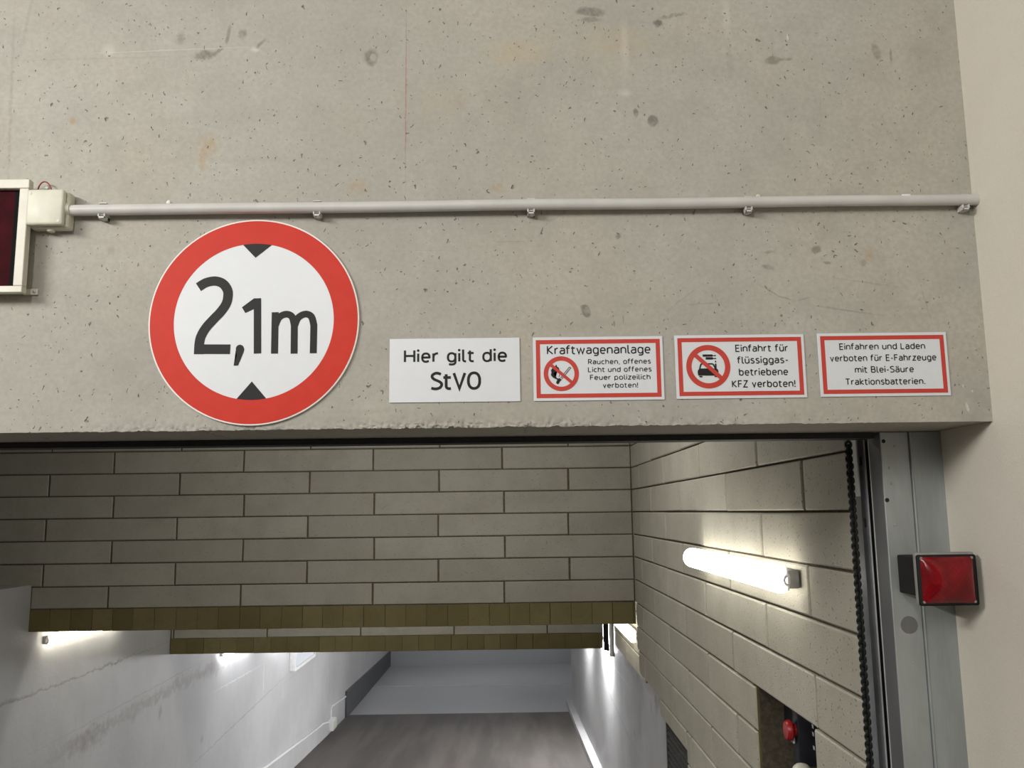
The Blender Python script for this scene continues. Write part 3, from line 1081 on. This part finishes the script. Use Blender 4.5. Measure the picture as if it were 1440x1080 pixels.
def q3(px, py_):
    return (.0755 + (px - 592) / 10.8 * .3 / 184.5, SGH - .0742 - (py_ - 555 + .017 * (px - 592)) / 10.8 * .148 / 89.2)


bm = bmesh.new()
poly(bm, [q3(*q) for q in [(425, 640), (430, 612), (446, 594), (470, 583), (715, 583), (738, 600), (744, 640), (742, 690), (432, 690)]], YT - .0003)
ribbon(bm, [q3(*q) for q in [(458, 590), (476, 528), (492, 513), (655, 512), (672, 524), (700, 590)]], .0030, YT - .0003, ext=False)
for pts in ([(446, 697), (496, 697), (494, 718), (450, 718)], [(680, 694), (735, 694), (730, 712), (684, 712)],
            [(512, 370), (656, 368), (676, 382), (714, 376), (690, 388), (714, 396), (672, 392), (660, 402), (514, 404)],
            [(555, 412), (660, 410), (676, 424), (716, 420), (692, 430), (716, 438), (676, 436), (660, 446), (558, 448)]):
    poly(bm, [q3(*q) for q in pts], YT - .0003)
ribbon(bm, [q3(706, 464), q3(706, 490)], .0026, YT - .0003, ext=False)
ribbon(bm, [q3(706, 508), q3(706, 600)], .0036, YT - .0003, ext=False)
obj('car_and_gas_bottle_pictogram', bm, M_BLACK, s3)
bm = bmesh.new()
c0 = q3(465, 632)
disc(bm, c0[0], c0[1], .0038, YT - .00035)
obj('headlight_mark', bm, M_WHITE, s3)
ring(s3, .0755, SGH - .0742, .0385, .0508, -43, .0095)
s4 = sign(.7238, 2.4008, 'red bordered notice sign without a pictogram, reading Einfahren und Laden verboten')
letters(s4, [('Einfahren und Laden', .0497, .2489, .0397, .0155, .145, .09), ('verboten für E-Fahrzeuge', .0263, .2728, .0667, .0155, .145, .09),
             ('mit Blei-Säure', .0820, .2184, .0938, .0155, .145, .09), ('Traktionsbatterien.', .0581, .2428, .1219, .0155, .145, .09)])

# ------------------------------------------------------------------ conduit along the wall
PZ, PY_, PR = 2.7115, 1.9585, .0128
cd = thing('conduit_pipe', (-1.02, PY_, PZ), 'long light grey plastic conduit running across the concrete wall above the signs', 'pipe')
bm = bmesh.new()
tube(bm, [(0 + 2.16 * i / 24, .0009 * sin(i * .9), -.0025 + .005 * i / 24 + .0006 * sin(i * .7)) for i in range(25)], PR, 20)
obj('pipe', bm, M_PVC, cd, True)
for cx in (.085, .585, 1.085, 1.595, 2.105):
    bm = bmesh.new()
    # open U clip: a saddle behind the pipe with two hooked jaws
    n = 14
    for s in (0,):
        ring_o, ring_i = [], []
        for i in range(n + 1):
            a = radians(-100 + 200 * i / n)
            ring_o.append(((PR + .0028) * cos(a), (PR + .0028) * sin(a)))
            ring_i.append(((PR + .0003) * cos(a), (PR + .0003) * sin(a)))
        vs = []
        for (yo, zo), (yi, zi) in zip(ring_o, ring_i):
            vs.append([bm.verts.new((cx + dx, y, z)) for dx in (-.009, .009) for (y, z) in ((yo, zo), (yi, zi))])
        for a, b in zip(vs, vs[1:]):
            bm.faces.new((a[0], b[0], b[2], a[2]))
            bm.faces.new((a[1], a[3], b[3], b[1]))
            bm.faces.new((a[0], a[1], b[1], b[0]))
            bm.faces.new((a[2], b[2], b[3], a[3]))
        bm.faces.new((vs[0][0], vs[0][2], vs[0][3], vs[0][1]))
        bm.faces.new((vs[-1][0], vs[-1][1], vs[-1][3], vs[-1][2]))
    # lower jaw: two thin lips with a slot between, standing out under the pipe
    for dx in (-.0085, .0055):
        box(bm, cx + dx, cx + dx + .003, -.006, .0205, -PR - .0105, -PR + .002, .0006, 1)
    box(bm, cx - .0085, cx + .0085, -.006, -.003, -PR - .0105, -PR - .006, .0006, 1)
    box(bm, cx - .0085, cx + .0085, .010, .0205, -PR - .0105, -PR - .003, .0006, 1)
    box(bm, cx - .008, cx + .008, .008, .0205, PR - .002, PR + .0045, .0006, 1)
    obj('pipe_clip', bm, M_PVC, cd)
bm = bmesh.new()
box(bm, 1.955, 1.975, -.010, -.002, PR - .004, PR + .0015, .001, 1)
obj('paint_chip', bm, M_WPVC, cd)

# ------------------------------------------------------------------ junction box
jb = thing('junction_box', (-1.055, YF, 2.709), 'square cream plastic junction box at the left end of the conduit', 'junction box')
obj('base', B(-.044, .046, -.030, 0, -.045, .043, .006, 3), M_JB, jb, True)
obj('lid', B(-.046, .040, -.046, -.0305, -.042, .044, .006, 3), M_JB, jb, True)
obj('cable_gland', lathe(bmesh.new(), [(.0, .030), (.017, .030), (.0175, .040), (.0145, .047), (.0, .047)], 'X', (0, -.022, .001), 24), M_JB, jb, True)
obj('bottom_gland', lathe(bmesh.new(), [(.0, -.050), (.008, -.050), (.010, -.044), (.0, -.044)], 'Z', (0, -.016, 0), 20), M_JB, jb, True)
for sx, sz in ((-.037, .034), (.031, -.033)):
    obj('lid_screw', lathe(bmesh.new(), [(.0, -.0468), (.0032, -.0466), (.0034, -.0455)], 'Y', (sx, 0, sz), 14), M_JB, jb, True)
bm = bmesh.new()
tube(bm, [(-.040 + .016 - .018 * cos(pi * i / 12), -.008 - .006 * sin(pi * i / 12), .040 + .034 * sin(pi * i / 12)) for i in range(13)], .0017, 8)
obj('red_wire_loop', bm, M_WIRE, jb, True)
tag(obj('wall_plug', lathe(bmesh.new(), [(.0, -.006), (.0045, -.005), (.006, 0)], 'Y', (-1.079, YF, 2.772), 14), M_PVC), 'small grey anchor plug in the wall inside the red wire loop', 'wall plug', 'anchor plugs in the concrete wall')
tag(obj('wall_plug', lathe(bmesh.new(), [(.0, -.005), (.004, -.004), (.007, 0)], 'Y', (-.790, YF, 2.7335), 9), M_WPVC), 'white plaster-smeared anchor plug just above the conduit near its left end', 'wall plug', 'anchor plugs in the concrete wall')
tag(obj('wall_plug', lathe(bmesh.new(), [(.0, -.004), (.004, -.0035), (.006, 0)], 'Y', (.606, YF, 2.7345), 9), M_JB), 'pale anchor plug above the conduit between the two right signs', 'wall plug', 'anchor plugs in the concrete wall')

# ------------------------------------------------------------------ display panel at the left edge
dp = thing('display_panel', (-1.30, YF, 2.64), 'dark red display panel in a cream metal frame at the left edge', 'display')
xr, zt, zb = .2035, .1375, -.132
obj('housing', B(-.26, xr - .012, -.026, -.004, zb + .006, zt - .006, .002, 1), M_FRAMEW, dp)
bm = bmesh.new()
fw_ = .0215
box(bm, -.27, xr, -.046, -.026, zt - fw_ - .001, zt, .002, 2)
box(bm, -.27, xr, -.046, -.026, zb, zb + fw_ - .006, .002, 2)
box(bm, xr - fw_, xr, -.0455, -.026, zb + fw_ - .006, zt - fw_ - .001, .002, 2)
box(bm, -.27, -.27 + fw_, -.0455, -.026, zb + fw_ - .006, zt - fw_ - .001, .002, 2)
obj('frame', bm, M_FRAMEW, dp)
obj('screen', B(-.248, xr - fw_ - .016, -.033, -.0265, zb + .014, zt - fw_), M_SCR, dp)
obj('screen_margin', B(xr - fw_ - .016, xr - fw_ + .001, -.0331, -.0265, zb + .014, zt - fw_), M_SCRB, dp)
bm = bmesh.new()
box(bm, xr - .02, xr + .014, -.006, -.0005, zb + .004, zb + .018, .001, 1)
lu = obj('mounting_lug', bm, M_FRAMEW, dp)
obj('lug_screw', lathe(bmesh.new(), [(.0, -.009), (.003, -.0085), (.0034, -.006)], 'Y', (xr + .007, 0, zb + .011), 14), M_SCREW, lu)

# ------------------------------------------------------------------ gate frame
YG = 2.23
gf = thing('gate_post', (1.03, YG, 0), 'grey galvanised steel gate post standing at the right of the opening', 'gate post')
GT = ZS - .0008
obj('front_flange', B(-.068, .0035, 0, .004, 0, GT, .001, 1), M_ST1, gf)
obj('return_flange', B(-.068, -.064, .004, .075, 0, GT, .001, 1), M_ST3, gf)
obj('flange_lip', B(-.0695, -.060, .073, .077, 0, GT, .0008, 1), M_BRIGHT, gf)
obj('angle_profile', B(.0065, .0885, -.005, .0, 0, GT, .001, 1), M_ST2, gf)
obj('angle_edge', B(.0045, .0085, -.0075, .004, 0, GT, .001, 1), M_ST2, gf)
obj('backing_channel', B(-.050, .0855, .006, .21, 0, GT), M_LAMPD, gf)
bm = bmesh.new()
box(bm, -.0765, -.056, .130, .134, 0, GT)
box(bm, -.0765, -.0745, .134, .195, 0, GT)
obj('guide_rail', bm, M_ALU, gf)
obj('rail_bead', B(-.0605, -.0575, .122, .130, 0, GT - .003, .001, 1), M_BRIGHT, gf)
obj('rail_bracket', B(-.0805, -.0768, .128, .16, 2.03, GT - .006), M_WPVC, gf)
for z in (2.125, 1.96):
    obj('slot_hole', B(-.0715, -.066, .1285, .131, z - .012, z + .012, .001, 1), M_RUB, gf)
for sx, z in ((-.050, 2.10), (-.048, 2.06), (-.046, 1.955), (-.0262, 1.62), (-.032, 2.155)):
    obj('rivet', lathe(bmesh.new(), [(.0, -.0022), (.0026, -.0016), (.0032, 0)], 'Y', (sx, 0, z), 12), M_ST1, gf, True)
obj('drill_hole', lathe(bmesh.new(), [(.0, -.0006), (.0055, -.0005), (.0056, 0)], 'Y', (-.062, 0, 2.018), 14), M_RUB, gf)
obj('drill_hole', lathe(bmesh.new(), [(.0, -.0006), (.005, -.0005), (.0051, 0)], 'Y', (-.060, 0, 2.168), 14), M_RUB, gf)
obj('cover_disc', lathe(bmesh.new(), [(.0, -.0012), (.021, -.0012), (.0215, 0)], 'Y', (-.030, 0, 1.709), 32), M_ST3, gf)
hd = B(-3.62, .95, 2.235, 2.30, ZS - .015, ZS - .0012)
tag(obj('gate_seal', hd, M_RUB), 'black rubber seal strip along the underside of the concrete edge', 'seal')

# hoist chain beside the rail
bm = bmesh.new()
zt_, zb_ = 2.176, .25
xt, xb = .9215, .9195
n = 200
for i in range(n):
    t0 = i / (n - 1)
    cz = zt_ - .008 - (zt_ - zb_ - .01) * t0
    cx = xt + (xb - xt) * t0 + .0006 * sin(i * 1.3)
    k = 16
    pts = []
    for j in range(k + 1):
        a = 2 * pi * j / k
        u, v = .0070 * cos(a), .0084 * sin(a)
        rot = radians(45 if i % 2 else -45)
        pts.append((cx + u * cos(rot), 2.338 + u * sin(rot), cz + v))
    tube(bm, pts, .0038, 7, False)
tag(obj('hoist_chain', bm, M_CHAIN, None, True), 'black hoist chain hanging straight down inside the gate opening beside the rail', 'chain')

# ------------------------------------------------------------------ red signal lamp
sl = thing('signal_lamp', (1.0265, 2.09, 1.834), 'square red signal lamp fixed at the gate post beside the plaster wall', 'signal lamp')
obj('mounting_box', B(-.048, .060, .005, .134, -.045, .048, .004, 2), M_LAMPD, sl)  # dark colour also stands in for the soft shadow left of the lamp
bm = box(bmesh.new(), -.0675, .0715, -.012, .006, -.0625, .0600, .005, 3)
obj('housing', bm, M_LAMPG, sl, True)
bm = box(bmesh.new(), -.0685, .071, -.0185, -.0125, -.062, .0545, .005, 3)
obj('cover_frame', bm, M_LAMPD, sl, True)
bm = bmesh.new()
N = 24
hw, hh = .062, .053
g = []
for j in range(N + 1):
    row = []
    for i in range(N + 1):
        u, v = -1 + 2 * i / N, -1 + 2 * j / N
        e = (1 - abs(u) ** 4) * (1 - abs(v) ** 4)
        row.append(bm.verts.new((hw * u + .001, -.0186 - .008 * max(0, e) ** .5 - .016 * max(0, (1 - u * u) * (1 - v * v)), hh * v - .0035)))
    g.append(row)
for j in range(N):
    for i in range(N):
        bm.faces.new((g[j][i], g[j][i + 1], g[j + 1][i + 1], g[j + 1][i]))
obj('lens', bm, M_LENS, sl, True, recalc=False)
for sx in (-.0585, .0605):
    for sz in (-.0535, .047):
        obj('screw', lathe(bmesh.new(), [(.0, -.0208), (.0030, -.0204), (.0036, -.0180)], 'Y', (sx, 0, sz), 14), M_SCREW, sl, True)


# ------------------------------------------------------------------ tubular wall lamps on the ramp
def wall_lamp(x, y0, y1, z, side, mat, label, rad=.046):
    """side -1: mounted on a wall at larger x, +1: on a wall at smaller x."""
    t = thing('wall_lamp', (x, (y0 + y1) / 2, z), label, 'lamp', 'tubular lamps along the ramp')
    h = (y1 - y0) / 2
    bm = bmesh.new()
    box(bm, -side * .020, -side * .066, -h + .03, h - .03, -.030, .030, .006, 2)
    obj('housing', bm, M_LAMPG, t, True)
    # half-round diffuser
    bm = bmesh.new()
    prof = [radians(-112 + 224 * i / 14) for i in range(15)]
    ys = [-h + .035, -h + .04, -h + .05, h - .05, h - .038, h - .03]
    sc = [.80, .93, 1, 1, .9, .7]
    rings = []
    for yy, k in zip(ys, sc):
        rings.append([bm.verts.new((side * (rad * k * cos(a) * .95) - side * .008, yy, rad * k * sin(a))) for a in prof])
    for a, b in zip(rings, rings[1:]):
        for i in range(14):
            bm.faces.new((a[i], a[i + 1], b[i + 1], b[i]))
    bm.faces.new(rings[0][::-1])
    bm.faces.new(rings[-1])
    obj('diffuser', bm, mat, t, True)
    for s in (-1, 1):
        bm = bmesh.new()
        rings = []
        for d_, k in ((-.036, .86), (-.026, .86), (-.014, .74), (-.006, .50), (.012, .26)):
            rings.append([bm.verts.new((side * (rad * k * cos(a) * .95) - side * (.010 + .01 * (1 - k)), s * (h + d_), rad * k * sin(a))) for a in prof])
        for a, b in zip(rings, rings[1:]):
            for i in range(14):
                bm.faces.new((a[i], a[i + 1], b[i + 1], b[i]))
        bm.faces.new(rings[-1])
        bm.faces.new(rings[0][::-1])
        obj('end_cap', bm, M_CAP, t, True)
        obj('mounting_bracket', B(-side * .055, -side * .0675, s * h * .8 - .02, s * h * .8 + .02, -.02, .02), M_LAMPG, t)
    return t


wall_lamp(.885, 2.86, 4.33, 1.772, -1, E_NEAR, 'nearest and largest tubular lamp, glowing on the right block wall')
wall_lamp(.967, 6.93, 8.2, 1.03, -1, E_MID, 'small glowing tubular lamp on the right, just under the nearer cross wall')
wall_lamp(XL + .068, 2.56, 3.7, .45, 1, E_DIM, 'unseen tubular lamp added on the white left wall just inside the gate to fill the ramp')  # out-of-view lamp added to light the right wall and the cross wall
wall_lamp(XL + .068, 6.86, 8.25, 1.075, 1, E_WARM, 'glowing tubular lamp high on the white left wall under the cross wall')
wall_lamp(XL + .068, 11.1, 12.5, .31, 1, E_COOL, 'tubular lamp on the left wall hidden right behind the farther cross wall')
wall_lamp(XL + .068, 13.25, 14.55, .17, 1, E_COOL, 'tubular lamp on the left wall above the white framed board')
wall_lamp(XRW - .10, 12.6, 13.9, .08, -1, E_HIGH, 'tubular lamp on the lower right white wall, nearer of the two')
wall_lamp(XRW - .10, 15.7, 17.0, .02, -1, E_HIGH, 'tubular lamp on the lower right white wall, farther of the two')
wall_lamp(XL + .068, 21.5, 22.8, -.10, 1, E_COOL, 'tubular lamp on the left wall above the dark plinth')

# ------------------------------------------------------------------ white downpipe, grille, niche switch
dp2 = thing('downpipe', (1.01, 8.78, .60), 'white pipe hanging down at the far end of the right block wall', 'pipe')
obj('pipe', tube(bmesh.new(), [(0, 0, 0), (0, 0, 2.6)], .022, 20), M_WPVC, dp2, True)
obj('collar', lathe(bmesh.new(), [(.022, -.004), (.027, -.004), (.027, .03), (.022, .03)], 'Z', (0, 0, 0), 20), M_WPVC, dp2, True)
obj('dark_gap_strip', B(-.075, -.028, .0, .05, .05, .62), M_LAMPD, dp2)  # near-black strip stands in for the shaded gap beside the pipe

gr = thing('ventilation_grille', (1.00, (GY0 + GY1) / 2, -.25), 'dark grey louvred grille low in the right block wall', 'grille')
gh = (GY1 - GY0) / 2
bm = bmesh.new()
for a, b, c_, d in ((-gh, -gh + .025, 0, GZ + .25), (gh - .025, gh, 0, GZ + .25), (-gh + .025, gh - .025, 0, .025), (-gh + .025, gh - .025, GZ + .222, GZ + .25)):
    box(bm, -.015, .03, a, b, c_, d, .002, 1)
obj('frame', bm, M_GRILLE, gr)
bm = bmesh.new()
for i in range(24):
    z = .03 + i * .038
    v = [(-.012, z), (.028, z + .026), (.028, z + .030), (-.012, z + .004)]
    a = [bm.verts.new((x, -gh + .02, q)) for x, q in v]
    b = [bm.verts.new((x, gh - .02, q)) for x, q in v]
    bm.faces.new(a)
    bm.faces.new(b[::-1])
    for k in range(4):
        bm.faces.new((a[k], b[k], b[(k + 1) % 4], a[(k + 1) % 4]))
obj('slats', bm, M_GRILLE, gr)
obj('backing', B(.034, .04, -gh, gh, 0, GZ + .25), M_RUB, gr)

sw = thing('emergency_switch', (1.07, 3.30, 1.12), 'blue-black switch box with red round button inside the wall niche', 'switch')
obj('box_body', B(-.040, .075, -.05, .012, -.03, .18, .006, 2), M_BOX, sw, True)
obj('red_button', lathe(bmesh.new(), [(.0, -.082), (.030, -.080), (.036, -.072), (.036, -.062), (.022, -.056), (.022, -.045)], 'X', (.005, -.02, .090), 28), M_REDP, sw, True)
for z in (.118, .092, .045):
    bm = bmesh.new()
    poly(bm, [(.010, z), (.016, z - .004), (.017, z - .018), (.011, z - .014)], -.0506)
    obj('white_mark', bm, M_WPVC, sw)
obj('grey_lug', B(-.052, -.045, -.03, 0, .045, .065, .002, 1), M_PVC, sw)
obj('back_bracket', B(-.01, .05, .012, .2, .03, .15), M_BOX, sw)
sd = thing('detector_dome', (1.022, 3.205, 1.082), 'small white dome below the dark switch box in the niche', 'dome')
obj('dome', lathe(bmesh.new(), [(.036, -.05), (.036, .0), (.034, .012), (.028, .024), (.018, .032), (.0, .036)], 'Z', (0, 0, 0), 28), M_JB, sd, True)
obj('stem', tube(bmesh.new(), [(0, 0, -.05), (0, 0, -.5), (.2, 0, -.62), (.54, 0, -.62)], .014, 12), M_WPVC, sd, True)

# ------------------------------------------------------------------ left wall: framed board, surface conduit and its box
bd = thing('framed_board', (XL, 15.45, -.52), 'white framed board fixed on the left wall beyond the farther cross wall', 'board')
bm = bmesh.new()
for a, b, c_, d in ((-.75, -.70, 0, .8), (.70, .75, 0, .8), (-.70, .70, 0, .05), (-.70, .70, .75, .8)):
    box(bm, .0, .10, a, b, c_, d, .004, 1)
obj('frame', bm, M_WPVC, bd)
obj('panel', B(.0, .075, -.70, .70, .05, .75), M_WHITE, bd)

wc = thing('wall_conduit', (XL, 12.0, 0), 'thin white conduit running down low along the left wall', 'pipe')
bm = bmesh.new()
tube(bm, [(.018, y - 12.0, z) for y, z in ((7.5, -1.12), (10, -1.35), (13.8, -1.66), (15.5, -1.80), (17.4, -1.95), (17.8, -2.02), (18.0, -2.08))], .016, 12)
obj('long_run', bm, M_WPVC, wc, True)
bm = bmesh.new()
tube(bm, [(.018, 6.12, -2.02), (.018, 6.12, -1.83), (.018, 6.22, -1.80), (.018, 7.72, -1.92)], .016, 12)
obj('upper_run', bm, M_WPVC, wc, True)
cb = thing('conduit_box', (XL, 18.12, -2.12), 'small white box low on the left wall where the conduit ends', 'junction box')
obj('body', B(.0, .10, -.17, .17, -.10, .10, .01, 2), M_WPVC, cb, True)
obj('cover', B(.10, .112, -.15, .15, -.085, .085, .004, 2), M_JB, cb, True)
